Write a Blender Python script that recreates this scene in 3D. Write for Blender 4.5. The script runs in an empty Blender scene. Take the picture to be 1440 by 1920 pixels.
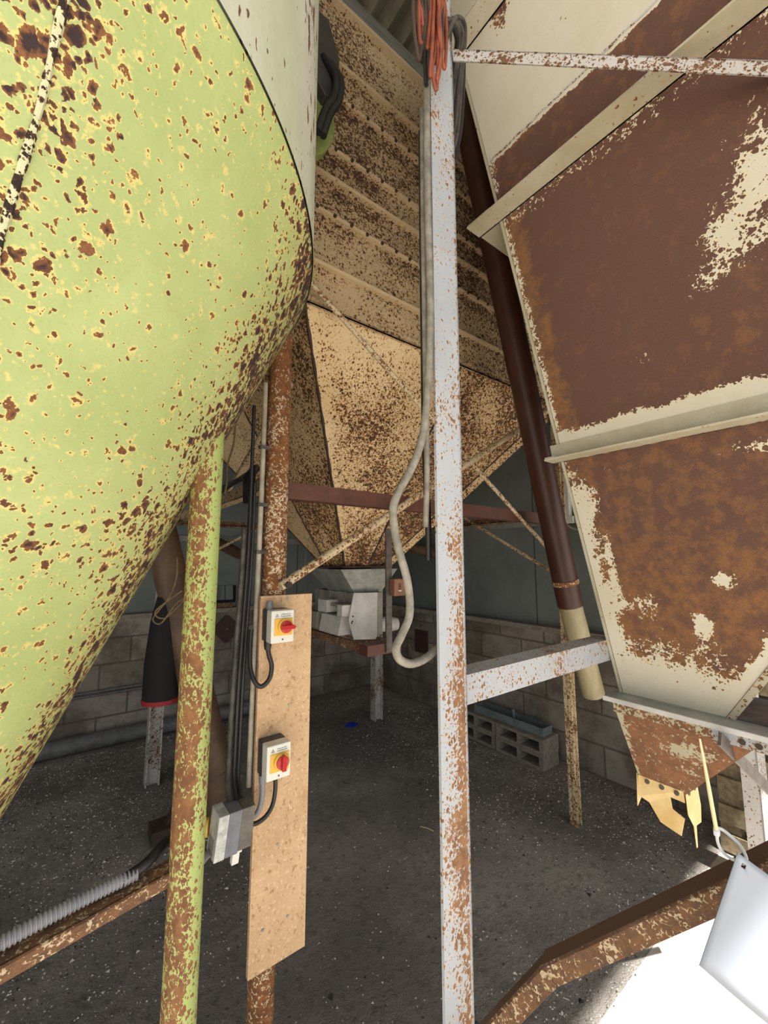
import bpy, bmesh, math, random
from mathutils import Vector as V, Matrix, noise as mnoise
random.seed(7)
C = bpy.context.scene.collection
RZ = math.atan2(.6, .8)              # the building's own axes (u along the back right, v along the back left) are turned by this
def W(u, v, z): return V((.8*u-.6*v, .6*u+.8*v, z))
def lin(r, g, b):
    f = lambda c: (c/255/12.92) if c/255 <= .04045 else ((c/255+.055)/1.055)**2.4
    return (f(r), f(g), f(b), 1)

# ------------------------------------------------------------------ materials
class NT:
    def __init__(s, name):
        s.m = bpy.data.materials.new(name); s.m.use_nodes = True
        s.t = s.m.node_tree; s.b = s.t.nodes['Principled BSDF']
    def n(s, typ, **k):
        x = s.t.nodes.new(typ)
        for a, b in k.items(): setattr(x, a, b)
        return x
    def l(s, a, b): s.t.links.new(a, b)
    def put(s, sock, v):
        if hasattr(v, 'is_output'): s.l(v, sock)
        else: sock.default_value = v
    def coord(s, scale=(1, 1, 1)):
        c = s.n('ShaderNodeTexCoord'); mp = s.n('ShaderNodeMapping')
        mp.inputs['Scale'].default_value = scale; s.l(c.outputs['Object'], mp.inputs['Vector']); return mp.outputs[0]
    def noise(s, vec, scale, detail=4, rough=.6, dist=0):
        x = s.n('ShaderNodeTexNoise'); s.l(vec, x.inputs['Vector'])
        x.inputs['Scale'].default_value = scale; x.inputs['Detail'].default_value = detail
        x.inputs['Roughness'].default_value = rough; x.inputs['Distortion'].default_value = dist
        return x.outputs[0]
    def math(s, op, a, b=0., c=None):
        x = s.n('ShaderNodeMath', operation=op); s.put(x.inputs[0], a); s.put(x.inputs[1], b)
        if c is not None: s.put(x.inputs[2], c)
        return x.outputs[0]
    def step(s, v, a, b):
        x = s.n('ShaderNodeMapRange', interpolation_type='SMOOTHSTEP'); s.put(x.inputs[0], v)
        s.put(x.inputs[1], a); s.put(x.inputs[2], b); return x.outputs[0]
    def mix(s, f, a, b):
        x = s.n('ShaderNodeMix', data_type='RGBA'); s.put(x.inputs[0], f); s.put(x.inputs[6], a); s.put(x.inputs[7], b); return x.outputs[2]
    def attr(s, name):
        x = s.n('ShaderNodeAttribute'); x.attribute_name = name; return x.outputs['Fac']
    def bump(s, h, strength=.3, dist=.002):
        x = s.n('ShaderNodeBump'); x.inputs['Strength'].default_value = strength; x.inputs['Distance'].default_value = dist
        s.l(h, x.inputs['Height']); s.l(x.outputs[0], s.b.inputs['Normal'])
    def base(s, c, rough=.7, metal=0.):
        s.put(s.b.inputs['Base Color'], c); s.put(s.b.inputs['Roughness'], rough); s.put(s.b.inputs['Metallic'], metal); return s.m

def rust(name, paint, paint2, rA, rB, halo, sc=60, base=.4, pamt=.8, psc=3., ak=2.5, size=1., hw=.10, rag=.5, stretch=(1, 1, 1), dark=None, rough=.62, bump=.4, lay2=2.3, soft=.05, dcore=.22):
    """paint broken by rust pits: two sizes of pits, of uneven radius, crowding where the 'rust' attribute and a broad noise are high"""
    t = NT(name); vec = t.coord(stretch)
    n1 = t.noise(vec, sc*1.7, 4, .65); n2 = t.noise(vec, psc, 4, .62); n3 = t.noise(vec, sc*4.3, 3, .6)
    dw = t.n('ShaderNodeTexNoise'); t.l(vec, dw.inputs['Vector']); dw.inputs['Scale'].default_value = sc*1.3; dw.inputs['Detail'].default_value = 3
    off = t.n('ShaderNodeVectorMath', operation='MULTIPLY_ADD'); t.l(dw.outputs['Color'], off.inputs[0]); off.inputs[1].default_value = (.9/sc,)*3; t.l(vec, off.inputs[2])
    den = t.math('MULTIPLY_ADD', t.math('SUBTRACT', n2, .5), pamt*2, base)
    den = t.math('MULTIPLY_ADD', t.attr('rust'), ak, den)
    fld = None
    for q in (1., lay2):
        x = t.n('ShaderNodeTexVoronoi'); t.l(off.outputs[0], x.inputs['Vector']); x.inputs['Scale'].default_value = sc*q
        sp = t.n('ShaderNodeSeparateColor'); t.l(x.outputs['Color'], sp.inputs[0])
        rad = t.math('MULTIPLY', t.math('ADD', t.math('SUBTRACT', den, 1.), sp.outputs[0]), size)
        g = t.math('SUBTRACT', rad, x.outputs['Distance']); fld = g if fld is None else t.math('MAXIMUM', fld, g)
    v = t.math('MULTIPLY_ADD', t.math('SUBTRACT', n1, .5), rag, fld)
    f = t.step(v, -soft*.5, soft*.5); h = t.step(v, -hw, 0.)
    pc = t.mix(t.step(t.noise(vec, 2.3, 6, .7), .3, .7), paint, paint2)
    pc = t.mix(t.math('MULTIPLY', t.step(n3, .52, .75), .28), pc, tuple(.7*c for c in paint2[:3])+(1,))
    tone = t.math('ADD', t.step(t.noise(vec, sc*.35, 6, .7), .35, .65), t.attr('tone'))
    rc = t.mix(tone, rA, rB)
    rc = t.mix(t.math('MULTIPLY', t.step(n3, .45, .7), .4), rc, tuple(c*.5 for c in rA[:3])+(1,))
    if dark: rc = t.mix(t.step(v, dcore*.3, dcore), rc, dark)
    col = t.mix(f, t.mix(t.math('MULTIPLY', h, .8), pc, halo), rc)
    t.bump(t.math('ADD', t.math('MULTIPLY', f, -.6), t.math('MULTIPLY', n3, t.math('ADD', .25, f))), bump, .003)
    return t.base(col, t.math('MULTIPLY_ADD', f, .25, rough))

def plain(name, c, c2=None, sc=8., rough=.6, metal=0., bump=0., stretch=(1, 1, 1), detail=5, bsc=60):
    t = NT(name); vec = t.coord(stretch)
    col = t.mix(t.step(t.noise(vec, sc, detail, .65), .3, .7), c, c2 or tuple(.75*x for x in c[:3])+(1,))
    if bump: t.bump(t.noise(vec, bsc, 4), bump, .002)
    return t.base(col, rough, metal)

M = {}
M['green'] = rust('green_paint', lin(177, 188, 128), lin(156, 170, 108), lin(98, 62, 40), lin(134, 88, 52), lin(222, 200, 122), 50, .56, .78, 5.2, 2.6, .95, hw=.26, rag=1.1, dark=lin(52, 36, 36), dcore=.40)
M['greenpole'] = rust('green_pole_paint', lin(166, 180, 106), lin(148, 166, 94), lin(142, 98, 60), lin(110, 72, 46), lin(180, 170, 112), 115, .74, .9, 5, 2.5, hw=.2, rag=.95, stretch=(1, 1, .6))
M['greygreen'] = rust('grey_green_paint', lin(204, 202, 190), lin(176, 184, 150), lin(118, 78, 62), lin(96, 62, 50), lin(176, 178, 150), 40, .30, 1.0, 5, 2.5, hw=.08, rag=.8, stretch=(1, 1, .4))
M['weld'] = rust('weld_metal', lin(206, 204, 178), lin(186, 190, 146), lin(70, 48, 38), lin(98, 66, 44), lin(190, 168, 110), 110, .72, 1.1, 14, rag=1., dark=lin(44, 30, 28), bump=.9)
M['cream'] = rust('cream_paint', lin(240, 216, 172), lin(226, 198, 150), lin(92, 60, 38), lin(150, 98, 52), lin(206, 158, 98), 78, .70, .8, 3.0, 2.5, .85, hw=.30, rag=.75, dark=lin(66, 46, 34), dcore=.4)
M['creamwall'] = rust('cream_wall_paint', lin(204, 180, 142), lin(182, 162, 130), lin(106, 72, 44), lin(124, 84, 48), lin(180, 142, 94), 80, .68, .9, 2.4, 2.5, .9, hw=.30, rag=.85, dark=lin(70, 50, 36))
M['maroon'] = rust('rusted_plate', lin(216, 210, 194), lin(206, 198, 176), lin(100, 70, 58), lin(138, 96, 60), lin(230, 208, 156), 68, .62, .55, 8, 4.2, 1., hw=.18, rag=.85, rough=.6, bump=.5)
M['whiterust'] = rust('white_painted_steel', lin(176, 182, 190), lin(162, 167, 174), lin(154, 112, 76), lin(120, 84, 58), lin(204, 180, 142), 108, .54, .9, 5, 2.5, hw=.2, rag=.8, stretch=(1, 1, .75))
M['whiterust2'] = rust('chipped_white_steel', lin(200, 200, 200), lin(184, 180, 176), lin(126, 90, 64), lin(94, 66, 50), lin(200, 174, 134), 95, .66, 1.0, 7, 2.5, rag=.8, hw=.16)
M['stiff'] = rust('dull_white_steel', lin(198, 192, 174), lin(168, 158, 130), lin(122, 84, 54), lin(94, 66, 46), lin(186, 162, 116), 60, .26, .9, 4, 2.5, hw=.2, rag=.8)
M['rustbar'] = rust('rust_brown_bar', lin(200, 184, 152), lin(172, 156, 128), lin(92, 66, 50), lin(126, 88, 56), lin(176, 142, 96), 100, 1.15, .9, 12, 2.5, rag=.9, hw=.2)
M['orangerust'] = rust('orange_rusted_tube', lin(212, 198, 172), lin(196, 178, 150), lin(144, 92, 50), lin(106, 68, 42), lin(206, 168, 114), 95, 1.10, .95, 4, 2.5, rag=.8)
M['palerod'] = rust('pale_rod_paint', lin(216, 198, 164), lin(196, 178, 146), lin(136, 94, 58), lin(100, 70, 46), lin(206, 172, 120), 85, .62, .9, 9, 2.5, rag=.8, hw=.2)
M['boot'] = rust('boot_rust', lin(186, 182, 156), lin(168, 160, 136), lin(142, 98, 66), lin(116, 82, 58), lin(196, 172, 128), 64, .95, .7, 6, 3.2, rag=.6)
M['brownsteel'] = plain('brown_steel', lin(104, 66, 52), lin(86, 54, 44), 14, .6, 0, .2)
M['darkrust'] = plain('dark_rusted_steel', lin(74, 54, 44), lin(52, 40, 34), 18, .7, 0, .3)
M['flatsteel'] = plain('dull_flat_steel', lin(112, 104, 100), lin(84, 76, 72), 20, .5, .3, .15)
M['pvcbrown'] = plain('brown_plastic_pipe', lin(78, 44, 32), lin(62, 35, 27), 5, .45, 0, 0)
M['pvcbeige'] = plain('weathered_beige_pipe', lin(176, 164, 130), lin(146, 136, 104), 9, .5, 0, .1, (1, 1, .3))
M['galv'] = plain('galvanised_sheet', lin(168, 168, 162), lin(132, 136, 134), 14, .42, .35, .05)
M['whitesheet'] = plain('white_sheet_metal', lin(214, 213, 210), lin(186, 184, 180), 6, .45, 0, .05)
M['greysheet'] = plain('grey_dusty_sheet', lin(156, 151, 142), lin(120, 117, 108), 9, .6, 0, .05)
M['tray'] = plain('zinc_tray', lin(138, 150, 152), lin(112, 124, 126), 14, .45, .25, .05)
M['black'] = plain('black_cable_rubber', lin(40, 39, 40), lin(28, 27, 28), 20, .42)
M['dustyblack'] = plain('dusty_black_cable', lin(92, 86, 80), lin(50, 47, 45), 30, .55)
M['greycable'] = plain('grey_cable_sheath', lin(150, 144, 132), lin(112, 106, 96), 26, .5)
M['greyflex'] = plain('grey_flexible_conduit', lin(136, 138, 146), lin(112, 112, 120), 30, .45)
M['conduit'] = plain('white_plastic_conduit', lin(184, 176, 160), lin(150, 140, 124), 18, .5)
M['orange'] = plain('orange_cord', lin(158, 84, 58), lin(120, 60, 44), 18, .5)
M['boxwhite'] = plain('cream_white_plastic', lin(232, 232, 224), lin(222, 222, 214), 10, .35)
M['boxgrey'] = plain('grey_plastic', lin(66, 68, 74), lin(58, 60, 66), 10, .45)
M['yellow'] = plain('yellow_plastic', lin(236, 190, 84), lin(226, 178, 74), 10, .4)
M['red'] = plain('red_plastic', lin(196, 38, 42), lin(182, 32, 38), 10, .3)
M['ink'] = plain('grey_ink', lin(150, 152, 160), lin(140, 142, 150), 10, .6)
M['jgrey'] = plain('blue_grey_plastic', lin(122, 124, 134), lin(104, 106, 114), 30, .45)
M['jclear'] = plain('smoky_plastic', lin(112, 106, 98), lin(86, 80, 74), 30, .35)
M['jwhite'] = plain('dusty_white_plastic', lin(216, 218, 216), lin(170, 172, 168), 40, .5)
M['skirt'] = plain('yellowed_plastic_sheet', lin(240, 214, 158), lin(226, 186, 118), 9, .45)
M['tiewhite'] = plain('translucent_white_nylon', lin(216, 220, 226), lin(206, 210, 214), 9, .4)
M['tieyellow'] = plain('yellowed_nylon', lin(236, 218, 174), lin(224, 200, 150), 9, .4)
M['tag'] = plain('white_plastic_card', lin(162, 170, 182), lin(152, 160, 172), 3, .35)
M['blue'] = plain('blue_film', lin(40, 66, 214), lin(30, 50, 170), 30, .4)
M['straw'] = plain('straw', lin(206, 192, 150), lin(176, 160, 116), 30, .7)
M['twine'] = plain('natural_twine', lin(150, 130, 96), lin(120, 100, 72), 30, .8)
M['wood'] = plain('weathered_pallet_wood', lin(158, 142, 114), lin(116, 102, 80), 5, .8, 0, .3, (1, 8, 8))
M['tubebrown'] = plain('dull_brown_tube', lin(112, 88, 66), lin(84, 64, 48), 7, .55, 0, .1)
M['blackcloth'] = plain('black_sleeve_cloth', lin(22, 20, 21), lin(14, 13, 14), 10, .8)
M['redrim'] = plain('red_rim_tape', lin(168, 34, 40), lin(140, 28, 34), 10, .6)
M['beam'] = plain('weathered_roof_beam', lin(120, 120, 112), lin(92, 92, 84), 12, .7, 0, .1, (.3, 3, 3))
M['hood'] = plain('dark_grey_sheet', lin(70, 66, 60), lin(54, 50, 46), 14, .6, 0, .1)
M['greenplain'] = plain('green_cover', lin(148, 166, 90), lin(126, 142, 76), 12, .55)
M['concreteblock'] = plain('grey_concrete_block', lin(150, 142, 130), lin(122, 116, 106), 22, .95, 0, .6, bsc=160)
M['blackhole'] = plain('dark_opening', lin(14, 14, 14), lin(10, 10, 10), 4, .9)
M['rail'] = plain('dusty_white_rail', lin(150, 148, 140), lin(120, 120, 114), 9, .6)
M['greypipe'] = plain('grey_floor_pipe', lin(120, 120, 118), lin(92, 92, 90), 12, .5, 0, .1)
M['plateoxide'] = plain('red_oxide_plate', lin(74, 48, 44), lin(58, 38, 36), 16, .7)

def m_chipboard():
    t = NT('chipboard'); vec = t.coord((1, 1, .8)); n2 = t.noise(vec, 5, 5, .65)
    c = t.mix(t.step(n2, .3, .7), lin(190, 156, 118), lin(212, 178, 140))
    c = t.mix(t.math('MULTIPLY', t.step(t.noise(vec, 95, 4, .7), .53, .66), .65), c, lin(232, 204, 168))
    c = t.mix(t.math('MULTIPLY', t.step(t.noise(vec, 70, 4, .7), .56, .68), .7), c, lin(142, 106, 72))
    c = t.mix(t.math('MULTIPLY', t.step(t.noise(vec, 7, 6, .72), .54, .70), .6), c, lin(168, 118, 70))
    c = t.mix(t.math('MULTIPLY', t.step(t.noise(vec, 150, 3), .66, .72), .7), c, lin(92, 66, 46))
    t.bump(t.noise(vec, 110, 4, .7), .2, .001); return t.base(c, .75)
M['board'] = m_chipboard()

def m_floor():
    t = NT('trodden_dirt_floor'); vec = t.coord(); a = t.noise(vec, 1.1, 8, .62); b = t.noise(vec, 22, 6, .7); c_ = t.noise(vec, 140, 3)
    c = t.mix(t.step(a, .35, .68), lin(124, 118, 110), lin(170, 162, 152))
    c = t.mix(t.math('MULTIPLY', t.step(b, .5, .68), .5), c, lin(80, 74, 68))
    c = t.mix(t.math('MULTIPLY', t.step(c_, .64, .72), .45), c, lin(176, 168, 158))
    t.bump(t.math('ADD', t.math('MULTIPLY', b, 1.2), t.math('MULTIPLY', c_, .4)), 1., .02); return t.base(c, .92)
M['floor'] = m_floor()
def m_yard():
    t = NT('pale_sun_patch_concrete'); vec = t.coord(); a = t.noise(vec, 2, 7, .65); b = t.noise(vec, 60, 5, .7)
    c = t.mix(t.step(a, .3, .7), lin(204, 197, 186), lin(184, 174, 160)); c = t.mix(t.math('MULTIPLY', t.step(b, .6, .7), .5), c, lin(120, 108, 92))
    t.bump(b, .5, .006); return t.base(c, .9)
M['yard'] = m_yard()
def m_blocks(ax):
    t = NT('concrete_blockwork_'+ax); c = t.n('ShaderNodeTexCoord'); s = t.n('ShaderNodeSeparateXYZ'); t.l(c.outputs['Object'], s.inputs[0])
    k = t.n('ShaderNodeCombineXYZ'); t.l(s.outputs['X' if ax == 'u' else 'Y'], k.inputs[0]); t.l(s.outputs['Z'], k.inputs[1])
    b = t.n('ShaderNodeTexBrick'); t.l(k.outputs[0], b.inputs['Vector'])
    b.inputs['Scale'].default_value = 1; b.inputs['Brick Width'].default_value = .45; b.inputs['Row Height'].default_value = .225
    b.inputs['Mortar Size'].default_value = .008; b.inputs['Mortar Smooth'].default_value = .3; b.inputs['Bias'].default_value = 0
    b.inputs['Color1'].default_value = lin(158, 151, 140); b.inputs['Color2'].default_value = lin(124, 118, 108); b.inputs['Mortar'].default_value = lin(108, 102, 94)
    vec = c.outputs['Object']; n = t.noise(vec, 2.2, 7, .7); n2 = t.noise(vec, 40, 5, .7)
    col = t.mix(t.math('MULTIPLY', t.step(n, .38, .62), .75), b.outputs['Color'], lin(84, 73, 62))
    col = t.mix(t.math('MULTIPLY', t.step(n2, .62, .74), .3), col, lin(186, 178, 164))
    t.bump(t.math('ADD', t.math('MULTIPLY', b.outputs['Fac'], -1.), t.math('MULTIPLY', n2, .4)), .7, .01); return t.base(col, .95)
M['blocks_u'] = m_blocks('u'); M['blocks_v'] = m_blocks('v')
def m_clad(ax):
    t = NT('grey_green_cladding_'+ax); c = t.n('ShaderNodeTexCoord'); vec = c.outputs['Object']
    mp = t.n('ShaderNodeMapping'); t.l(vec, mp.inputs[0]); mp.inputs['Scale'].default_value = (6, 6, .35)
    a = t.noise(vec, 1.4, 6, .65); st = t.noise(mp.outputs[0], 3, 5, .7)
    col = t.mix(t.step(a, .3, .7), lin(122, 130, 128), lin(98, 106, 104)); col = t.mix(t.math('MULTIPLY', t.step(st, .6, .76), .5), col, lin(172, 176, 168))
    s = t.n('ShaderNodeSeparateXYZ'); t.l(vec, s.inputs[0]); w = t.math('FRACT', t.math('MULTIPLY', s.outputs['X' if ax == 'u' else 'Y'], .95))
    j = t.step(w, .0, .02); col = t.mix(j, lin(48, 50, 48), col); return t.base(col, .8)
M['clad_u'] = m_clad('u'); M['clad_v'] = m_clad('v')
M['roof'] = plain('fibre_cement_roof', lin(140, 134, 112), lin(104, 98, 80), 3.5, .85, 0, .2, (3, .6, 1))
def m_flex():
    t = NT('ribbed_grey_conduit'); return t.base(t.mix(t.noise(t.coord(), 30, 4), lin(150, 150, 156), lin(112, 112, 118)), .45)
M['flex'] = m_flex()

# ------------------------------------------------------------------ mesh builder, all in building coordinates (u, v, z)
class MB:
    def __init__(s): s.v = []; s.f = []; s.r = {}; s.tn = {}; s.mi = []
    def add(s, vs, fs, rust=None, tone=None, mi=0):
        o = len(s.v); s.v += [V(p) for p in vs]; s.f += [tuple(i+o for i in f) for f in fs]; s.mi += [mi]*len(fs)
        if rust is not None:
            for i in range(len(vs)): s.r[o+i] = rust[i] if hasattr(rust, '__len__') else rust
        if tone is not None:
            for i in range(len(vs)): s.tn[o+i] = tone[i] if hasattr(tone, '__len__') else tone
        return s
    def hexa(s, p, **k): return s.add(p, [(0, 3, 2, 1), (4, 5, 6, 7), (0, 1, 5, 4), (1, 2, 6, 5), (2, 3, 7, 6), (3, 0, 4, 7)], **k)
    def box(s, a, b, **k):
        (x0, y0, z0), (x1, y1, z1) = a, b
        return s.hexa([(x0, y0, z0), (x1, y0, z0), (x1, y1, z0), (x0, y1, z0), (x0, y0, z1), (x1, y0, z1), (x1, y1, z1), (x0, y1, z1)], **k)
    def bar(s, p0, p1, d1, w1, d2, w2, off1=0., off2=0., seg=1, **k):
        """rectangular bar from p0 to p1; cross-section spans off1..off1+w1 along d1 and off2..off2+w2 along d2"""
        p0, p1, d1, d2 = V(p0), V(p1), V(d1).normalized(), V(d2).normalized(); vs = []; fs = []
        for i in range(seg+1):
            p = p0.lerp(p1, i/seg)
            vs += [p+d1*off1+d2*off2, p+d1*(off1+w1)+d2*off2, p+d1*(off1+w1)+d2*(off2+w2), p+d1*off1+d2*(off2+w2)]
        for i in range(seg):
            for j in range(4): a = i*4+j; b = i*4+(j+1) % 4; fs.append((a, b, b+4, a+4))
        fs += [(3, 2, 1, 0), tuple(seg*4+j for j in range(4))]
        return s.add(vs, fs, **k)
    def angle(s, p0, p1, d1, d2, w1, w2, t=.006, seg=1, **k):
        """L section: one leg along d1, one along d2, sharing the corner line p0-p1"""
        s.bar(p0, p1, d1, w1, d2, t, seg=seg, **k); return s.bar(p0, p1, d2, w2, d1, t, seg=seg, **k)
    def tube(s, pts, r, seg=12, caps=True, **k):
        pts = [V(p) for p in pts]; n = len(pts); vs = []; fs = []; up = None
        for i, p in enumerate(pts):
            d = (pts[min(i+1, n-1)]-pts[max(i-1, 0)]).normalized()
            if up is None: up = d.orthogonal().normalized()
            up = (up-d*up.dot(d)).normalized(); w = d.cross(up); rr = r[i] if hasattr(r, '__len__') else r
            for j in range(seg): a = 2*math.pi*j/seg; vs.append(p+(up*math.cos(a)+w*math.sin(a))*rr)
        for i in range(n-1):
            for j in range(seg): a = i*seg+j; b = i*seg+(j+1) % seg; fs.append((a, b, b+seg, a+seg))
        if caps: fs += [tuple(reversed(range(seg))), tuple((n-1)*seg+j for j in range(seg))]
        return s.add(vs, fs, **k)
    def disc(s, c, ax, r, h, seg=20, **k): c = V(c); return s.tube([c, c+V(ax).normalized()*h], r, seg, **k)
    def build(s, name, mat, parent=None, base=(0, 0, 0), smooth=True, bevel=0., **tags):
        b = V(base if parent is None else parent['b3'][:]); me = bpy.data.meshes.new(name)
        me.from_pydata([p-b for p in s.v], [], s.f)
        bm = bmesh.new(); bm.from_mesh(me); bmesh.ops.recalc_face_normals(bm, faces=bm.faces[:]); bm.to_mesh(me); bm.free()
        for an, dct in (('rust', s.r), ('tone', s.tn)):
            if dct:
                at = me.attributes.new(an, 'FLOAT', 'POINT'); arr = [0.]*len(s.v)
                for i, x in dct.items(): arr[i] = x
                at.data.foreach_set('value', arr)
        for m in (mat if isinstance(mat, (list, tuple)) else [mat]): me.materials.append(m)
        if any(s.mi): me.polygons.foreach_set('material_index', s.mi)
        if smooth: me.polygons.foreach_set('use_smooth', [True]*len(me.polygons)); me.set_sharp_from_angle(angle=math.radians(38))
        o = bpy.data.objects.new(name, me); C.objects.link(o)
        if bevel:
            bv = o.modifiers.new('edge', 'BEVEL'); bv.width = bevel; bv.segments = 2; bv.limit_method = 'ANGLE'
        place(o, parent, b); tag(o, **tags); return o
def place(o, parent, b):
    if parent is None: o.location = W(*b); o.rotation_euler = (0, 0, RZ); o['b3'] = list(b)
    else:
        o.parent = parent; o['b3'] = list(b)
def tag(o, label=None, category=None, group=None, kind=None):
    for k, x in (('label', label), ('category', category), ('group', group), ('kind', kind)):
        if x: o[k] = x
    return o
def thing(name, base, label, category, group=None):
    o = bpy.data.objects.new(name, None); o.empty_display_size = .1; C.objects.link(o); place(o, None, V(base)); return tag(o, label, category, group)
def copy_tree(o, du, parent=None):
    c = o.copy(); C.objects.link(c)
    if parent is None: b = V(o['b3'][:])+V(du); c.location = W(*b); c['b3'] = list(b)
    else: c.parent = parent
    for ch in list(o.children): copy_tree(ch, du, c)
    return c
def smooth_path(pts, n=8):
    pts = [V(p) for p in pts]; out = []
    for i in range(len(pts)-1):
        p0 = pts[max(i-1, 0)]; p1 = pts[i]; p2 = pts[i+1]; p3 = pts[min(i+2, len(pts)-1)]
        for k in range(n):
            t = k/n; out.append(.5*((2*p1)+(p2-p0)*t+(2*p0-5*p1+4*p2-p3)*t*t+(3*p1-p0-3*p2+p3)*t**3))
    return out+[pts[-1]]
def sm(x, a, b): t = min(1, max(0, (x-a)/(b-a))); return t*t*(3-2*t)
def nz(*p): return mnoise.noise(V(p))

# ------------------------------------------------------------------ the setting
ST = dict(kind='structure')
m = MB(); n = 60
m.box((-3.4, .84, -.2), (3.3, 4.7, 0)); m.build('floor', M['floor'], smooth=False, **ST)
m = MB(); m.box((-14, -14, -.2), (14, .84, -.002)); m.build('floor_yard', M['yard'], smooth=False, **ST)  # pale concrete begins near the sun line; its colour helps whiten the sun patch
wr = MB().box((3.22, -.1, 0), (3.45, 4.72, 1.0)).build('wall_right', M['blocks_v'], smooth=False, **ST)
MB().box((3.27, -.1, 1.0), (3.45, 4.72, 5.45)).build('cladding', M['clad_v'], wr, smooth=False)
MB().box((3.19, -.1, 1.0), (3.27, 4.5, 1.04)).build('ledge', M['concreteblock'], wr, smooth=False)
MB().box((3.235, .3, 1.90), (3.27, 4.5, 1.955)).build('rail', M['rail'], wr, smooth=False)
wl = MB().box((-3.2, 4.5, 0), (3.22, 4.72, 1.06)).build('wall_left', M['blocks_u'], smooth=False, **ST)
MB().box((-3.2, 4.55, 1.06), (3.27, 4.72, 5.45)).build('cladding', M['clad_u'], wl, smooth=False)
MB().box((-3.2, 4.47, 1.06), (3.19, 4.55, 1.10)).build('ledge', M['concreteblock'], wl, smooth=False)
MB().box((-3.2, 4.515, 1.79), (3.23, 4.55, 1.845)).build('rail', M['rail'], wl, smooth=False)
MB().box((-3.4, 1.9, 0), (-3.2, 4.72, 5.45)).build('wall_unseen_left', M['blocks_v'], smooth=False, **ST)  # unseen wall, added to keep the left side of the shed darker
m = MB(); vs = []; fs = []; U = [i*.0365 for i in range(int(6.7/.0365))]
for i, u in enumerate(U):
    z = 5.5+.028*math.cos(2*math.pi*i/4)
    vs += [(-3.2+u, -2.5, z), (-3.2+u, 4.8, z), (-3.2+u, 4.8, z+.012), (-3.2+u, -2.5, z+.012)]
for i in range(len(U)-1):
    a = i*4
    for j in range(4): fs.append((a+j, a+4+j, a+4+(j+1) % 4, a+(j+1) % 4))
rf = m.add(vs, fs).build('ceiling', M['roof'], **ST)
for v in (-2.4, -.3, 2.02, 3.6): MB().box((-3.2, v, 5.3), (3.45, v+.09, 5.465)).build('purlin', M['beam'], rf, smooth=False)

# ------------------------------------------------------------------ green conical feed bin
AX = (-.369, 1.225); R = .867; ZS = 2.330; ZA = .468
gb = thing('feed_bin', (AX[0], AX[1], 0), 'large lime green conical steel bin with rust spots and a pale grey cylinder', 'feed bin')
def cone_r(z): return R*(z-ZA)/(ZS-ZA)
m = MB(); NA, NZ = 420, 170; vs = []; fs = []; rs = []
for i in range(NZ+1):
    z = .60+(ZS-.60)*i/NZ
    for j in range(NA):
        a = 2*math.pi*j/NA; ad = math.degrees(a); ad = ad-360 if ad > 180 else ad
        r = cone_r(z); dw = (ad+66.6)*math.pi/180*r                              # distance from the welded seam
        x = -.055+.05*nz(math.cos(a)*3, math.sin(a)*3, z*3)
        x += .24*math.exp(-(dw/.026)**2)*(.6+.9*nz(7, z*9, 2))
        if dw > 0: x += .06*math.exp(-((dw-.05)/.045)**2)*sm(z, 1.9, 2.05)
        edge = sm(ad, -42, -20)*(1-sm(ad, 40, 70))                                # the side away from the yard door is the most rusted
        x += edge*(.20-.03*sm(z, 1.6, 1.2))+.05*sm(ad, -50, -30)*sm(z, 2.1, 2.24)*(1-sm(ad, -25, -10))*2
        vs.append((AX[0]+r*math.cos(a), AX[1]+r*math.sin(a), z)); rs.append(x)
for i in range(NZ):
    for j in range(NA): a = i*NA+j; b = i*NA+(j+1) % NA; fs.append((a, b, b+NA, a+NA))
m.add(vs, fs, rust=rs)
cone = m.build('cone', M['green'], gb)
pts = [(AX[0]+(cone_r(z)+.001)*math.cos(math.radians(-66.6+.1*math.sin(z*31))), AX[1]+(cone_r(z)+.001)*math.sin(math.radians(-66.6+.1*math.sin(z*31))), z) for z in [.62+1.7*i/90 for i in range(91)]]
MB().tube(pts, [.0042+.0008*math.sin(i*2.1)+.0006*math.sin(i*.7) for i in range(91)], 8).build('weld_seam', M['weld'], cone, label='whitish rust-edged weld bead')
m = MB(); vs = []; fs = []; rs = []
for i in range(71):
    z = ZS+2.0*i/70
    for j in range(NA):
        a = 2*math.pi*j/NA; ad = math.degrees(a); ad = ad-360 if ad > 180 else ad
        vs.append((AX[0]+(R+.004)*math.cos(a), AX[1]+(R+.004)*math.sin(a), z))
        rs.append(-.03+.05*nz(math.cos(a)*4, math.sin(a)*4, z*2)+.06*sm(ad, -42, -20))
for i in range(70):
    for j in range(NA): a = i*NA+j; b = i*NA+(j+1) % NA; fs.append((a, b, b+NA, a+NA))
m.add(vs, fs, rust=rs).build('cylinder', M['greygreen'], gb, label='pale grey cylindrical upper shell')
MB().tube([(AX[0], AX[1], .60), (AX[0], AX[1], .40)], .075, 24).build('outlet', M['green'], gb)
legs = []
for k in range(3):
    a = math.radians(-19.3+120*k); lu, lv = AX[0]+.637*math.cos(a), AX[1]+.637*math.sin(a); legs.append((lu, lv))
    m = MB(); m.tube([(lu, lv, 1.95*i/40) for i in range(41)], .0345, 24, rust=0.)
    for i, q in enumerate(m.v): e = (q-V((lu, lv, q.z))).normalized().dot(V((.8, -.6, 0))); m.r[i] = .10-.05*sm(q.z, .8, 1.7)-.20*sm(e, .5, .85)+.06*(1-abs(e))
    m.build('leg', M['greenpole'], gb)
a, b = V((*legs[0], .955)), V((*legs[2], .93)); d = (b-a).normalized(); sd = V((-d.y, d.x, 0))
MB().angle(a+d*.02, b-d*.02, (0, 0, -1), -sd, .028, .042, .005, seg=8).build('brace', M['rustbar'], gb)
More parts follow.
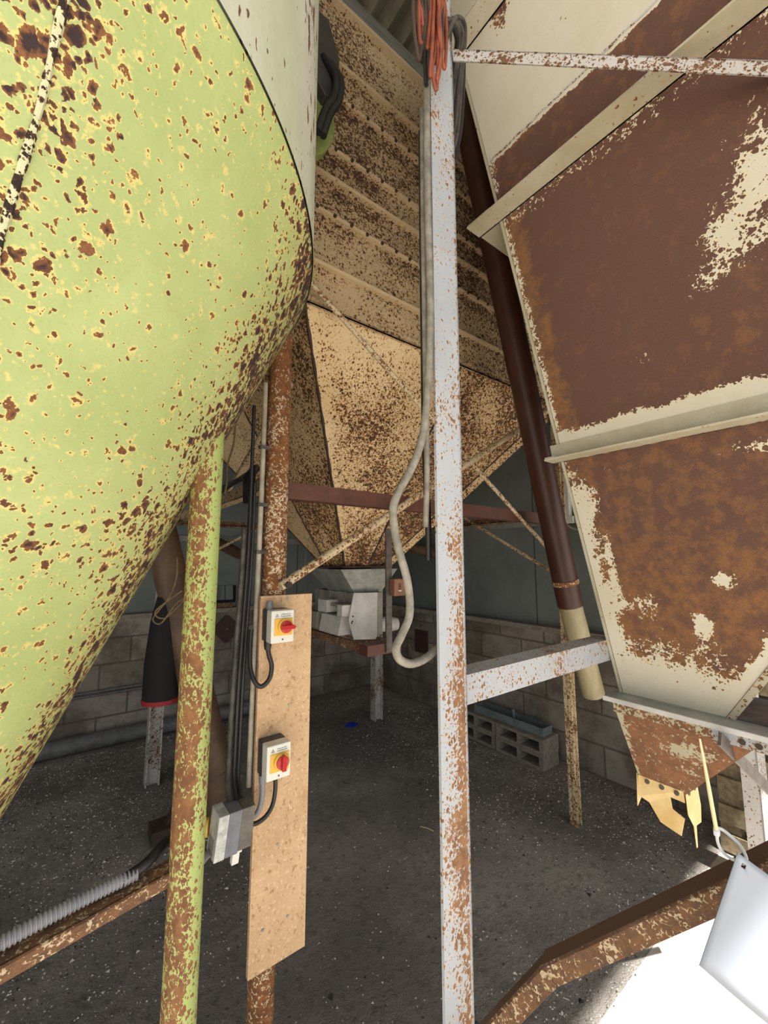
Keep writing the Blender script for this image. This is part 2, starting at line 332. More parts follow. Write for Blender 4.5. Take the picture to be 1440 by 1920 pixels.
# ribbed conduit lying on the visible brace
a, b = V((*legs[0], .955)), V((*legs[2], .93)); d = (b-a).normalized(); sd = V((-d.y, d.x, 0))
fc = thing('flexible_conduit', a+d*.1, 'grey ribbed conduit lying along the brace of the green pole', 'conduit')
p0, p1 = a+d*.09-sd*.024+V((0, 0, .0165)), a+d*.80-sd*.024+V((0, 0, .0165)); N = 420
MB().tube([p0.lerp(p1, i/N)+V((0, 0, .004*math.sin(i/N*9))) for i in range(N+1)], [.0112+.0012*(1 if i % 4 < 2 else -1) for i in range(N+1)], 14).build('ribbed_tube', M['flex'], fc)
MB().tube(smooth_path([p0-d*.11-sd*.05+V((0, 0, -.02)), p0-d*.07-sd*.035+V((0, 0, .01)), p0-d*.02-sd*.006+V((0, 0, .006)), p0+d*.03], 6), .0105, 12).build('end_sleeve', M['black'], fc, label='black end sleeve')
for t in (.42, .75): MB().tube([p0.lerp(p1, t)-d*.004, p0.lerp(p1, t)+d*.004], .0135, 14).build('cable_tie', M['black'], fc)

# fitting high on the green bin: dark hood with hoses over a green cover
ft = thing('side_hood', (.60, 1.17, 3.3), 'dark grey hood with two hoses over a green cover on the pale bin cylinder', 'hood')
m = MB(); pr = [(.512, 3.60), (.605, 3.60), (.655, 3.47), (.65, 3.30), (.60, 3.27), (.512, 3.36)]
m.add([(u, 1.15, z) for u, z in pr]+[(u, 1.24, z) for u, z in pr], [tuple(range(6)), tuple(reversed(range(6, 12)))]+[(i, (i+1) % 6, 6+(i+1) % 6, 6+i) for i in range(6)])
m.build('hood', M['hood'], ft, bevel=.004)
m = MB(); arc = [(.512+.148*math.sin(t), 3.22-.19*math.cos(t)) for t in [math.pi*i/14 for i in range(15)]]+[(.51, 3.40), (.51, 3.03)]; na = len(arc)
m.add([(u, 1.19, z) for u, z in arc]+[(u, 1.23, z) for u, z in arc], [tuple(range(na)), tuple(reversed(range(na, 2*na)))]+[(i, (i+1) % na, na+(i+1) % na, na+i) for i in range(na)])
m.build('cover', M['greenplain'], ft, bevel=.003, label='green cover plate')
for k in (0, 1): MB().tube(smooth_path([(.615-.03*k, 1.15, 3.42), (.645-.02*k, 1.125, 3.34), (.635-.02*k, 1.12, 3.24), (.60-.02*k, 1.115, 3.16), (.575-.02*k, 1.12, 3.06)]), .013, 12).build('hose', M['black'], ft)

# ------------------------------------------------------------------ ribbed cream bin on four legs
rb = thing('grain_bin', (1.60, 2.46, 0), 'rust-speckled cream ribbed square bin with a pyramid hopper on four legs', 'grain bin')
U0, U1, V0, V1, ZB, ZT = .66, 2.57, 1.43, 3.49, 2.68, 4.2
prof = [(ZB, .0)]
for z in (2.84, 3.085, 3.265, 3.41, 3.69, 3.87):
    prof += [(z-.016, .001), (z-.013, .026), (z-.001, .030), (z+.005, .012), (z+.012, .0)]
prof += [(ZT-.03, 0), (ZT-.02, .03), (ZT, .03)]
zz = []
for (z, o), (z2, o2) in zip(prof, prof[1:]):
    zz.append((z, o)); g = int((z2-z)/.05)
    zz += [(z+(z2-z)*k/(g+1), o+(o2-o)*k/(g+1)) for k in range(1, g+1)]
zz.append(prof[-1])
def side(p, q, nrm, rustf):
    p, q, nrm = V(p), V(q), V(nrm); K = 50; vs = []; fs = []; rs = []
    for i, (z, o) in enumerate(zz):
        for k in range(K+1):
            x = p.lerp(q, k/K)+nrm*o; vs.append((x.x, x.y, z)); rs.append(rustf(k/K, z)+.06*nz(x.x*3, x.y*3, z*3)-(.25 if o > .01 else 0)+(.06 if any(0 < zr-z < .06 for zr in (2.84, 3.085, 3.265, 3.41, 3.69, 3.87)) else 0))  # less rust paints bright rib lines, more rust paints shade below each rib
    n1 = len(vs); vs += [(x[0]-nrm.x*(o+.02), x[1]-nrm.y*(o+.02), x[2]) for x, o in zip(vs, [o for z, o in zz for _ in range(K+1)])]; rs = rs+rs
    for i in range(len(zz)-1):
        for k in range(K):
            a = i*(K+1)+k; fs += [(a, a+1, a+K+2, a+K+1), (n1+a, n1+a+K+1, n1+a+K+2, n1+a+1)]
    return MB().add(vs, fs, rust=rs)
rf_ = lambda t, z: .02-.05*(1-sm(z, 2.9, 3.15))+.05*sm(t, .3, .6)+.05*sm(z, 3.0, 3.3)*(1-sm(z, 3.6, 3.9))
for p, q, nn in (((U0, V0, 0), (U1, V0, 0), (0, -1, 0)), ((U0, V0, 0), (U0, V1, 0), (-1, 0, 0)), ((U1, V0, 0), (U1, V1, 0), (1, 0, 0)), ((U0, V1, 0), (U1, V1, 0), (0, 1, 0))):
    sd_ = side(p, q, nn, rf_).build('ribbed_side', M['creamwall'], rb)
    if nn == (0, -1, 0):
        for zr in (3.69, 3.41, 3.085):
            for i in range(22): MB().disc((U0+.04+i*.085, V0-.026, zr-.006), (0, -1, 0), .008, .008, 8).build('bolt', M['darkrust'], sd_)
# pyramid hopper: every face is folded along its middle
OC = (1.56, 2.46); OH = .15; ZO = 1.56; oct_ = []
top = [(U0, V0), ((U0+U1)/2, V0), (U1, V0), (U1, (V0+V1)/2), (U1, V1), ((U0+U1)/2, V1), (U0, V1), (U0, (V0+V1)/2)]
bot = [(-OH, -OH), (.0, -OH-.05), (OH, -OH), (OH+.05, 0), (OH, OH), (0, OH+.05), (-OH, OH), (-OH-.05, 0)]
m = MB(); K1, K2 = 36, 50
for k in range(8):
    t0, t1 = top[k], top[(k+1) % 8]; b0, b1 = bot[k], bot[(k+1) % 8]; vs = []; fs = []; rs = []
    bias = {0: -.0, 1: .13, 7: .03, 6: -.05}.get(k, .05)
    for i in range(K2+1):
        w = i/K2
        for j in range(K1+1):
            s_ = j/K1
            T = V((t0[0]+(t1[0]-t0[0])*s_, t0[1]+(t1[1]-t0[1])*s_, ZB)); B = V((OC[0]+b0[0]+(b1[0]-b0[0])*s_, OC[1]+b0[1]+(b1[1]-b0[1])*s_, ZO))
            p = T.lerp(B, w); vs.append(p); x = bias+.05*nz(p.x*2.5, p.y*2.5, p.z*2.5)
            if k == 0: x += .08*math.exp(-((w-.45)/.25)**2)*sm(s_, .1, .45)+.16*sm(w, .7, .98)*math.exp(-((s_-.6)/.35)**2)-.10*(1-sm(s_, .03, .12))-.06*(1-sm(w, .05, .2))
            if k == 7: x += .10*sm(w, .4, .75)
            rs.append(x)
    for i in range(K2):
        for j in range(K1): a = i*(K1+1)+j; fs.append((a, a+1, a+K1+2, a+K1+1))
    m.add(vs, fs, rust=rs)
hop = m.build('pyramid_hopper', M['cream'], rb)
for k in range(8):
    T = V((*top[k], ZB)); B = V((OC[0]+bot[k][0], OC[1]+bot[k][1], ZO))
    MB().tube([T.lerp(B, i/40) for i in range(41)], [.007+.002*math.sin(i*1.9) for i in range(41)], 6).build('weld_seam', M['darkrust'], hop)
T, B = V((U1, V0, ZB)), V((OC[0]+OH, OC[1]-OH, ZO))
MB().bar(T+V((.01, 0, -.0)), T.lerp(B, .95), (0, 0, -1), .05, (.6, -.5, -.3), .012, seg=12, rust=-.02).build('corner_strip', M['cream'], rb)
MB().angle((U0-.01, V0-.012, ZB-.03), (U1+.01, V0-.012, ZB-.03), (0, 0, 1), (0, 1, 0), .03, .02, .01, seg=20).build('bottom_rim', M['creamwall'], rb)
m = MB()
for a0, a1 in ((-1, 1),): m.box((OC[0]-OH-.06, OC[1]-OH-.06, ZO-.012), (OC[0]+OH+.06, OC[1]+OH+.06, ZO))
m.build('outlet_flange', M['darkrust'], rb)
# legs
MB().tube([(.545, 1.36, 2.74*i/60) for i in range(61)], .041, 24).build('leg', M['orangerust'], rb, label='round tube leg heavily rusted orange')
def hleg(u, v, zt, mat, d=.045, wrust=0.):
    m = MB(); t = .008
    m.bar((u-d, v-d, 0), (u-d, v-d, zt), (1, 0, 0), t, (0, 1, 0), 2*d, seg=10); m.bar((u+d-t, v-d, 0), (u+d-t, v-d, zt), (1, 0, 0), t, (0, 1, 0), 2*d, seg=10)
    m.bar((u-d, v-t/2, 0), (u-d, v-t/2, zt), (1, 0, 0), 2*d, (0, 1, 0), t, seg=10); return m.build('leg', mat, rb)
hleg(2.545, 1.44, 2.66, M['palerod'], .025); hleg(2.53, 3.50, 2.66, M['whiterust2']); hleg(.535, 3.50, 2.66, M['whiterust2'])
MB().bar((.585, 1.38, 1.823), (2.52, 1.40, 1.823), (0, 0, 1), .062, (0, 1, 0), .05, seg=6).build('crossbar', M['brownsteel'], rb, label='red-brown horizontal bar')
MB().angle((.545, 1.40, 1.87), (.545, 3.46, 1.87), (0, 0, 1), (1, 0, 0), .05, .05, seg=6).build('crossbar', M['creamwall'], rb)
MB().angle((2.545, 1.48, 1.87), (2.545, 3.46, 1.87), (0, 0, 1), (-1, 0, 0), .05, .05, seg=6).build('crossbar', M['rustbar'], rb)
MB().angle((.58, 3.50, 1.87), (2.5, 3.50, 1.87), (0, 0, 1), (0, -1, 0), .05, .05, seg=6).build('crossbar', M['rustbar'], rb)
def rod(p, q, r, mat): MB().tube([V(p).lerp(V(q), i/20) for i in range(21)], r, 10).build('brace_rod', mat, rb)
rod((.545, 1.30, 1.512), (2.50, 1.385, 2.64), .0155, M['palerod']); rod((.60, 1.375, 2.74), (2.52, 1.395, 1.53), .011, M['palerod'])
rod((2.545, 3.42, 2.58), (2.545, 1.48, 1.50), .011, M['palerod']); rod((.63, 1.46, 2.3), (.63, 3.4, 1.50), .011, M['palerod'])
rod((.58, 3.46, 1.50), (2.5, 3.46, 2.6), .012, M['palerod'])
m = MB(); m.disc((.565, 1.286, 1.518), (0, -1, 0), .012, .012, 6); m.build('bolt', M['darkrust'], rb)

# ------------------------------------------------------------------ auger intake under the cream bin
im = thing('auger_intake', (1.55, 2.4, 1.09), 'white and grey sheet metal auger intake hanging under the cream hopper', 'auger intake')
m = MB(); tq = [(1.33, 2.23), (1.79, 2.23), (1.79, 2.69), (1.33, 2.69)]; bq = [(1.46, 2.27), (1.68, 2.27), (1.68, 2.62), (1.46, 2.62)]
m.hexa([(*p, 1.385) for p in bq]+[(*p, 1.540) for p in tq]); m.build('transition', M['galv'], im, smooth=False, label='galvanised funnel collar')
m = MB(); pl = [(1.425, 1.39), (1.61, 1.385), (1.607, 1.085), (1.43, 1.10), (1.388, 1.22)]
m.add([(u, 2.22, z) for u, z in pl]+[(u, 2.228, z) for u, z in pl], [tuple(range(5)), tuple(reversed(range(5, 10)))]+[(i, (i+1) % 5, 5+(i+1) % 5, 5+i) for i in range(5)])
ep = m.build('end_plate', M['whitesheet'], im, smooth=False)
for k in range(3): MB().disc((1.41+.004*k, 2.22, 1.205+.02*k-.01*(k == 1)), (0, -1, 0), .005, .004, 8).build('bolt', M['darkrust'], ep)
m = MB(); m.box((1.45, 2.23, 1.11), (1.66, 2.80, 1.384)); m.build('trough', M['greysheet'], im, smooth=False)
for v in (2.36, 2.56, 2.74): MB().bar((1.42, v, 1.10), (1.44, v, 1.39), (1, 0, 0), .03, (0, 1, 0), .012).build('side_rib', M['greysheet'], im, smooth=False)
MB().box((1.35, 2.24, 1.245), (1.45, 2.30, 1.315)).build('bracket', M['whitesheet'], im, smooth=False)
MB().box((1.36, 2.46, 1.25), (1.45, 2.58, 1.33)).build('bracket', M['whitesheet'], im, smooth=False)
MB().box((1.39, 2.30, 1.292), (1.45, 2.5, 1.312)).build('slide_handle', M['greysheet'], im, smooth=False)
MB().hexa([(1.36, 2.30, 1.12), (1.45, 2.30, 1.12), (1.45, 2.56, 1.12), (1.36, 2.56, 1.12), (1.38, 2.30, 1.235), (1.45, 2.30, 1.235), (1.45, 2.56, 1.235), (1.38, 2.56, 1.235)]).build('side_cover', M['whitesheet'], im, smooth=False)
MB().box((1.36, 2.6, 1.13), (1.45, 2.86, 1.24)).build('side_cover', M['greysheet'], im, smooth=False)
MB().tube([(1.66, 2.33, 1.16), (1.78, 2.30, 1.155), (1.83, 2.29, 1.153)], [.05, .052, .042], 16).build('motor', M['whitesheet'], im)
for u in (1.40, 1.60): MB().bar((u, 2.06, 1.045), (u, 2.84, 1.045), (0, 0, 1), .05, (1, 0, 0), .03).build('support_bar', M['rustbar'], im, smooth=False)
MB().box((1.36, 1.97, 1.05), (1.61, 2.06, 1.11)).build('support_bar', M['brownsteel'], im, smooth=False)
MB().bar((1.485, 1.955, 1.06), (1.483, 1.955, 1.79), (1, 0, 0), .042, (0, 1, 0), .012).build('hanger_strap', M['flatsteel'], im, smooth=False)
sb = thing('switch_box', (1.54, 1.93, 1.39), 'small brown switch box on the steel strap under the cream hopper', 'switch box')
MB().box((1.505, 1.905, 1.388), (1.588, 1.953, 1.488)).build('case', plain('brown_plastic', lin(150, 104, 82), lin(132, 90, 70), 12, .5), sb, bevel=.004)
m = MB(); [m.tube([(1.546+.008*math.cos(a), 1.904, zc+.009*math.sin(a)) for a in [i*math.pi/6 for i in range(13)]], .002, 6) for zc in (1.436, 1.452)]; m.build('mark', M['black'], sb)
MB().box((1.536, 1.902, 1.415), (1.558, 1.906, 1.421)).build('mark', M['boxwhite'], sb, smooth=False)

# ------------------------------------------------------------------ rusted hopper on the right
rh = thing('rusted_hopper', (1.7, .5, 0), 'big rust-brown pyramid hopper with white painted angle iron stiffeners', 'hopper')
KB = .25; ZQ = 1.13; UQ = 1.595
def fu(z): return UQ-KB*(z-ZQ)
def vfar(z): return .70+.0723*(z-ZQ)
def vnear(z): return .41-.65*(z-ZQ)
def g2(x, y, a, b, r, s): return math.exp(-((x-a)/r)**2-((y-b)/s)**2)
def face_rust(v, z):
    d = vfar(z)-v; dn = v-vnear(z); w = .02*nz(v*14, z*14, 1)+.03*nz(v*5, z*5, 3)
    if z < 1.965:
        x = -.13+.51*sm(z+w*1.5-.05*sm(dn, .12, .3)+.05, 1.22, 1.45)
        x = min(x, -.25+.6*sm(dn+w, .01, .08)); x = min(x, -.10+.5*sm(d+w*1.3, .02, .11)+.2*sm(z, 1.75, 1.95))
        x -= .55*g2(v, z, .43, 1.405, .03, .05)+.5*g2(v, z, .36, 1.54, .03, .03)+.35*g2(v, z, .58, 1.45, .06, .05)+.35*g2(v, z, .66, 1.62, .02, .12)
        x -= .40*g2(v, z, .18, 1.90, .14, .025)+.2*g2(v, z, .62, 1.90, .06, .03)
    elif z < 2.845:
        x = -.42+.78*sm(z+w*.7, 2.015, 2.10)
        x = min(x, .02+.4*sm(d, .005, .05))
        x -= (.40+.25*nz(v*22, z*22, 8))*g2(v, z, .14, 2.50, .10, .19)+(.30+.2*nz(v*22, z*22, 8))*g2(v, z, .30, 2.345, .055, .035)+.3*g2(v, z, .24, 2.43, .05, .06)+.25*g2(v, z, .46, 2.2, .05, .03)
        x = min(x, .12+.4*sm(2.845-z+w, .02, .09))
    elif z < 3.058:
        x = min(.36, .04+.4*sm(z+w, 2.87, 2.93)); x = min(x, .05+.4*sm(d, .005, .05)); x = min(x, -.3+.6*sm(3.058-z+w*.3, .0, .02))
    else:
        x = -.32+.55*g2(v, z, .70, 3.50, .06, .12)+.28*g2(v, z, .52, 3.24, .10, .03)+.22*g2(v, z, .60, 3.10, .05, .04)+.2*g2(v, z, .35, 3.35, .12, .05)
    return x
def face_tone(v, z):
    d = vfar(z)-v
    if z < 1.965: return -.35+.45*sm(1.80-z, 0, .35)+.3*(1-sm(d, .05, .12))
    if z < 2.845: return -.75+.9*(1-sm(d, .05, .10))+.35*g2(v, z, .2, 2.2, .12, .1)
    return -.5+.5*sm(z, 3.0, 3.1)
m = MB(); NV_, NZ_ = 200, 340; vs = []; fs = []; rs = []; tn = []
for i in range(NZ_+1):
    z = ZQ+(4.1-ZQ)*i/NZ_; a, b = vfar(z), max(vnear(z), -.35)
    for j in range(NV_+1):
        v = a+(b-a)*(j/NV_); vs.append((fu(z), v, z)); rs.append(face_rust(v, z)); tn.append(face_tone(v, z))
for i in range(NZ_):
    for j in range(NV_): a = i*(NV_+1)+j; fs.append((a, a+1, a+NV_+2, a+NV_+1))
n1 = len(vs); bk = [0, NV_, n1-NV_-1, n1-1]
m.add(vs, fs, rust=rs, tone=tn)
m.add([(vs[b][0]+.006, vs[b][1]-.002*(1 if b in (0, n1-NV_-1) else -1), vs[b][2]) for b in bk], [(0, 2, 3, 1)], rust=.4)
m.build('plate', M['maroon'], rh, smooth=False)
# the other three plates of the pyramid
zt = 4.1; vn = -.35; zk = ZQ+(.41+.35)/.65; ur = lambda z: 1.90+.25*(z-ZQ)
q = [(fu(ZQ), .41, ZQ), (fu(zk), vn, zk), (fu(zt), vn, zt), (ur(zt), vn, zt), (ur(zk), vn, zk), (1.90, .41, ZQ)]
MB().add(q, [(0, 1, 4, 5), (1, 2, 3, 4)], rust=.2).build('plate', M['maroon'], rh, smooth=False)
MB().add([(fu(ZQ), .70, ZQ), (fu(zt), vfar(zt), zt), (ur(zt), vfar(zt), zt), (1.90, .70, ZQ)], [(0, 1, 2, 3)], rust=.15).build('plate', M['maroon'], rh, smooth=False)
MB().add([(1.90, .41, ZQ), (ur(zk), vn, zk), (ur(zt), vn, zt), (ur(zt), vfar(zt), zt), (1.90, .70, ZQ)], [(0, 1, 2, 3, 4)], rust=.2).build('plate', M['maroon'], rh, smooth=False)
# thin edge strips where the plates meet, and the lap seam
MB().bar((fu(ZQ)-.002, .702, ZQ), (fu(zt)-.002, vfar(zt)+.002, zt), (0, 1, 0), .010, (1, 0, 0), .012, seg=30, rust=-.06).build('edge_strip', M['stiff'], rh)
MB().bar((fu(ZQ)-.004, .408, ZQ), (fu(zk)-.004, vn, zk), (0, -1, -.6), .018, (1, 0, 0), .010, seg=20, rust=.04).build('edge_strip', M['stiff'], rh)
MB().tube([(fu(3.058)-.001, .83-1.1*i/60, 3.058+.002*math.sin(i*1.3)) for i in range(61)], .0035, 6).build('lap_seam', M['whiterust2'], rh)
def stiff(z, ve, vs_, dn, w, wz):
    """angle iron on the left plate: flat leg against the plate, other leg standing out level"""
    m = MB(); a = V((fu(z)-.001, vs_, z)); b = V((fu(z)-.001, ve, z)); up = V((-KB, 0, 1)).normalized()
    m.bar(a, b, up, wz, (-1, 0, 0), .005, seg=24, rust=-.10); m.bar(a, b, (-1, 0, 0), w, up, .006, seg=24, rust=-.02); m.box((fu(z)-w+.002, vfar(z)+.004, z+.0075), (fu(z)+.75, vs_, z+.0125)); return m.build('stiffener', M['stiff'], rh)
stiff(1.955, -.15, .80, 1, .062, .065); stiff(2.845, -.33, .93, 1, .075, .055); stiff(3.46, -.33, .93, 1, .072, .055)
# outlet flange, bolted boot, plastic skirt
MB().box((1.503, .215, 1.119), (1.60, .725, 1.13)).build('outlet_flange', M['galv'], rh, smooth=False)
MB().box((1.60, .215, 1.119), (1.92, .41, 1.126)).build('outlet_flange', M['flatsteel'], rh, smooth=False)
MB().box((1.498, .215, 1.116), (1.505, .726, 1.131)).build('flange_edge', M['whitesheet'], rh, smooth=False)
m = MB(); m.box((1.503, .215, 1.085), (1.511, .425, 1.119)); fl = m.build('flange_lip', M['whiterust'], rh, smooth=False)
for v in (.40, .355, .32, .275, .24): MB().disc((1.503, v, 1.101), (-1, 0, 0), .008, .005, 6).build('bolt', M['darkrust'], fl)
gp = [(1.60, .405, 1.131), (1.60, .30, 1.131), (1.74, .30, 1.131), (1.80, .36, 1.131), (1.80, .405, 1.131)]
MB().add(gp+[(a, b, c+.008) for a, b, c in gp], [tuple(range(5)), tuple(range(9, 4, -1))]+[(i, (i+1) % 5, 5+(i+1) % 5, 5+i) for i in range(5)]).build('gusset', M['flatsteel'], rh, smooth=False)
m = MB(); tb = [(1.513, .335), (1.513, .692), (1.86, .692), (1.86, .335)]; bb = [(1.60, .540), (1.60, .666), (1.70, .666), (1.70, .540)]
K = 30
for k in range(4):
    t0, t1, b0, b1 = tb[k], tb[(k+1) % 4], bb[k], bb[(k+1) % 4]; vs = []; fs = []; rs = []
    for i in range(K+1):
        for j in range(K+1):
            s_, w = j/K, i/K; T = V((t0[0]+(t1[0]-t0[0])*s_, t0[1]+(t1[1]-t0[1])*s_, 1.085)); B = V((b0[0]+(b1[0]-b0[0])*s_, b0[1]+(b1[1]-b0[1])*s_, .85)); p = T.lerp(B, w); vs.append(p)
            x = .14-.28*sm(s_, .90, 1.)*(k == 0)-.34*g2(s_, w, .42, .30, .16, .09)*(k == 0)-.2*g2(s_, w, .2, .35, .12, .2)*(k == 0); rs.append(x)
    for i in range(K):
        for j in range(K): a = i*(K+1)+j; fs.append((a, a+1, a+K+2, a+K+1))
    m.add(vs, fs, rust=rs)
m.hexa([(1.509, .33, 1.085), (1.864, .33, 1.085), (1.864, .697, 1.085), (1.509, .697, 1.085), (1.509, .33, 1.118), (1.864, .33, 1.118), (1.864, .697, 1.118), (1.509, .697, 1.118)], rust=.0)
bt = m.build('boot', M['boot'], rh, label='small orange-brown rusted chute below the outlet')
def flap(name, pts, th, mat=M['skirt']):
    n = len(pts); dd = V(th); m = MB(); m.add([V(p) for p in pts]+[V(p)+dd for p in pts], [tuple(range(n)), tuple(reversed(range(n, 2*n)))]+[(i, (i+1) % n, n+(i+1) % n, n+i) for i in range(n)])
    return m.build(name, mat, bt, smooth=False)
flap('skirt_flap', [(1.592, .668, .868), (1.592, .537, .868), (1.592, .535, .835), (1.594, .575, .835), (1.596, .572, .80), (1.597, .54, .785), (1.597, .553, .728), (1.597, .61, .742), (1.596, .64, .79), (1.592, .668, .80)], (.002, 0, 0))
flap('skirt_flap', [(1.598, .532, .870), (1.70, .532, .870), (1.715, .530, .79), (1.70, .528, .745), (1.655, .528, .750), (1.648, .527, .69), (1.64, .527, .69), (1.635, .528, .755), (1.60, .530, .80)], (0, .002, 0))
flap('skirt_flap', [(1.596, .672, .870), (1.70, .672, .870), (1.68, .675, .77), (1.66, .675, .80), (1.592, .675, .765)], (0, .002, 0))
for v in (.64, .597, .555): MB().disc((1.592, v, .857), (-1, 0, 0), .0075, .004, 8).build('bolt', M['flatsteel'], bt)
for u in (1.62, 1.67): MB().disc((u, .532, .857), (0, -1, 0), .0065, .004, 8).build('bolt', M['flatsteel'], bt)
# support frame of the right hopper
PU0, PU1 = .686, .776
m = MB(); m.bar((PU0, .70, 0), (PU0, .70, 4.3), (1, 0, 0), PU1-PU0, (0, 1, 0), .008, seg=60, rust=[.07*sm(1.6-4.3*(i//4)/60, 0, .4)-.06*sm(4.3*(i//4)/60, 1.6, 2.1)+(.22 if i % 4 in (1, 2) else -.14)*sm(1.9-4.3*(i//4)/60, 0, .3) for i in range(61*4)])
m.bar((PU1-.008, .70, 0), (PU1-.008, .70, 4.3), (1, 0, 0), .008, (0, 1, 0), .09, seg=60); m.build('leg', M['whiterust'], rh, label='tall white painted angle iron leg flecked with rust')
m = MB(); m.bar((.776, .725, 1.240), (1.62, .725, 1.240), (0, 0, 1), .072, (0, 1, 0), .07, seg=20, rust=-.02); m.build('crossbeam', M['whiterust'], rh, label='white horizontal crossbeam')
d_ = V((1.30, -.06, 2.56))-V((.73, .694, 3.105)); a_, b_ = V((.772, .694, 3.085)), V((.772, .694, 3.085))+(V((1.154, .11, 2.709))-V((.772, .694, 3.085)))*1.25
MB().angle(a_, b_, (0, 0, -1), (.8, .45, .3), .040, .036, .005, seg=20, rust=.02).build('brace', M['whiterust2'], rh, label='chipped white angle brace across the top')
A_, B_, D_ = V((.85, .115, 1.235)), V((.744, .504, .850)), V((.716, .680, .585))
m = MB(); back = V((.6, .8, .15)).normalized(); back = V((.62, .30, .35)).normalized()
for p, q in ((A_+(A_-B_)*.9, B_), (B_, D_)):
    dr = (q-p).normalized(); dn_ = (V((0, 0, -1))-dr*dr.dot(V((0, 0, -1)))).normalized(); bk_ = dr.cross(dn_); bk_ = bk_ if bk_.dot(V((.6, .8, 0))) > 0 else -bk_
    m.bar(p, q, dn_, .034, bk_, .005, seg=24, rust=-.02); m.bar(p, q, (bk_+V((0, 0, .35))).normalized(), .027, dn_, .005, seg=24, rust=.5, tone=-1.)  # upper leg's shade is put into its colour as full dark rust
m.build('brace', M['rustbar'], rh, label='bent rusty angle brace at the bottom right')
m = MB(); m.bar((2.76, .60, 0), (2.74, .60, 3.2), (1, 0, 0), .15, (0, 1, 0), .008, seg=30, rust=-.1); m.bar((2.76, .60, 0), (2.74, .60, 3.2), (1, 0, 0), .008, (0, 1, 0), .07, seg=30, rust=-.1); m.bar((2.902, .60, 0), (2.882, .60, 3.2), (1, 0, 0), .008, (0, 1, 0), .07, seg=30, rust=-.1); m.build('leg', M['whiterust2'], rh)
MB().bar((1.43, .385, 1.10), (2.02, .36, .72), (.55, 0, .83), .034, (0, 1, 0), .007, seg=4).build('flat_strut', M['flatsteel'], rh)
MB().bar((1.93, .40, .97), (2.45, .25, 1.20), (-.4, 0, .9), .04, (0, 1, 0), .03, seg=6).build('brace', M['palerod'], rh)

MB().angle((.95, -.27, 0), (.95, -.27, 4.2), (1, 0, 0), (0, -1, 0), .09, .09, .008, seg=30).build('leg', M['whiterust'], rh)

# ------------------------------------------------------------------ chipboard panel with isolators and cables
cb = MB().box((.480, 1.300, .385), (.662, 1.316, 1.484)).build('mounting_board', M['board'], base=(.57, 1.31, .385), smooth=False, bevel=.0015, label='long chipboard panel fixed upright to the rusted tube leg', category='board')
for u, z in ((.572, 1.473), (.585, 1.13), (.56, .72), (.6, .5), (.52, .5)): MB().disc((u, 1.300, z), (0, -1, 0), .004, .0025, 10).build('screw', M['galv'], cb)
def isolator(z0, label, ang, gland):
    t = thing('rotary_isolator', (.523, 1.30, z0), label, 'switch', 'isolator switches on the chipboard panel')
    u0, u1, z1 = .486, .561, z0+.098
    MB().box((u0, 1.262, z0), (u1, 1.299, z1)).build('back_box', M['boxgrey'], t, bevel=.003, smooth=False)
    cv = MB().box((u0+.0005, 1.222, z0), (u1, 1.262, z1)).build('cover', M['boxwhite'], t, bevel=.003, smooth=False)
    MB().box((u0+.010, 1.2195, z0+.022), (u1-.006, 1.2225, z0+.074)).build('yellow_plate', M['yellow'], t, bevel=.001, smooth=False)
    kc = V((.530, 1.2195, z0+.049))
    k = MB().tube([kc, kc+V((0, -.006, 0)), kc+V((0, -.009, 0))], [.0245, .0245, .021], 32).build('knob_ring', M['yellow'], t)
    kb = MB().tube([kc+V((0, -.006, 0)), kc+V((0, -.013, 0)), kc+V((0, -.015, 0))], [.019, .019, .016], 32).build('knob', M['red'], t)
    d = V((math.cos(ang), 0, math.sin(ang))); e = V((-d.z, 0, d.x))
    c0 = kc+V((0, -.013, 0)); gp = [c0-d*.019-e*.0065, c0+d*.019-e*.0065, c0+d*.027, c0+d*.019+e*.0065, c0-d*.019+e*.0065]
    m = MB(); m.add(gp+[p+V((0, -.015, 0)) for p in gp], [tuple(range(5)), tuple(range(9, 4, -1))]+[(i, (i+1) % 5, 5+(i+1) % 5, 5+i) for i in range(5)]); m.build('grip', M['red'], kb, bevel=.0015, smooth=False)
    m = MB(); x, z = u0+.018, z0+.079; T3 = [V((x-.005, 1.2212, z)), V((x+.005, 1.2212, z)), V((x, 1.2212, z+.009))]
    for i in range(3): m.tube([T3[i], T3[(i+1) % 3]], .0006, 5)
    m.tube([(x+.0005, 1.2212, z+.0065), (x-.001, 1.2212, z+.004), (x+.001, 1.2212, z+.0035), (x, 1.2212, z+.0015)], .0005, 5); m.build('warning_mark', M['ink'], cv)
    m = MB(); random.seed(int(z0*100))
    for row in (0, 1):
        xx = x+.013
        while xx < u1-.014: w = random.uniform(.002, .004); m.box((xx, 1.2212, z+.006-.006*row), (xx+w, 1.2222, z+.0082-.006*row+random.uniform(-.0006, .001))); xx += w+.0012
    m.build('faint_print', M['ink'], cv)
    MB().disc((.524, 1.222, z0+.010), (0, -1, 0), .0025, .0015, 10).build('screw', M['flatsteel'], t)
    for (gu, up, mt, r) in gland:
        zz_ = z1 if up else z0; s = 1 if up else -1
        MB().tube([(gu, 1.275, zz_), (gu, 1.275, zz_+s*.014), (gu, 1.275, zz_+s*.026)], [r, r, r*.8], 14).build('cable_gland', mt, t)
    return t
isolator(1.346, 'upper grey and white isolator switch, its red knob turned level', 0, [(.500, True, M['greyflex'], .011), (.498, False, M['black'], .012)])
isolator(.952, 'lower grey and white isolator switch, its red knob turned upright', math.pi/2, [(.494, False, M['greyflex'], .010), (.534, False, M['black'], .0105)])
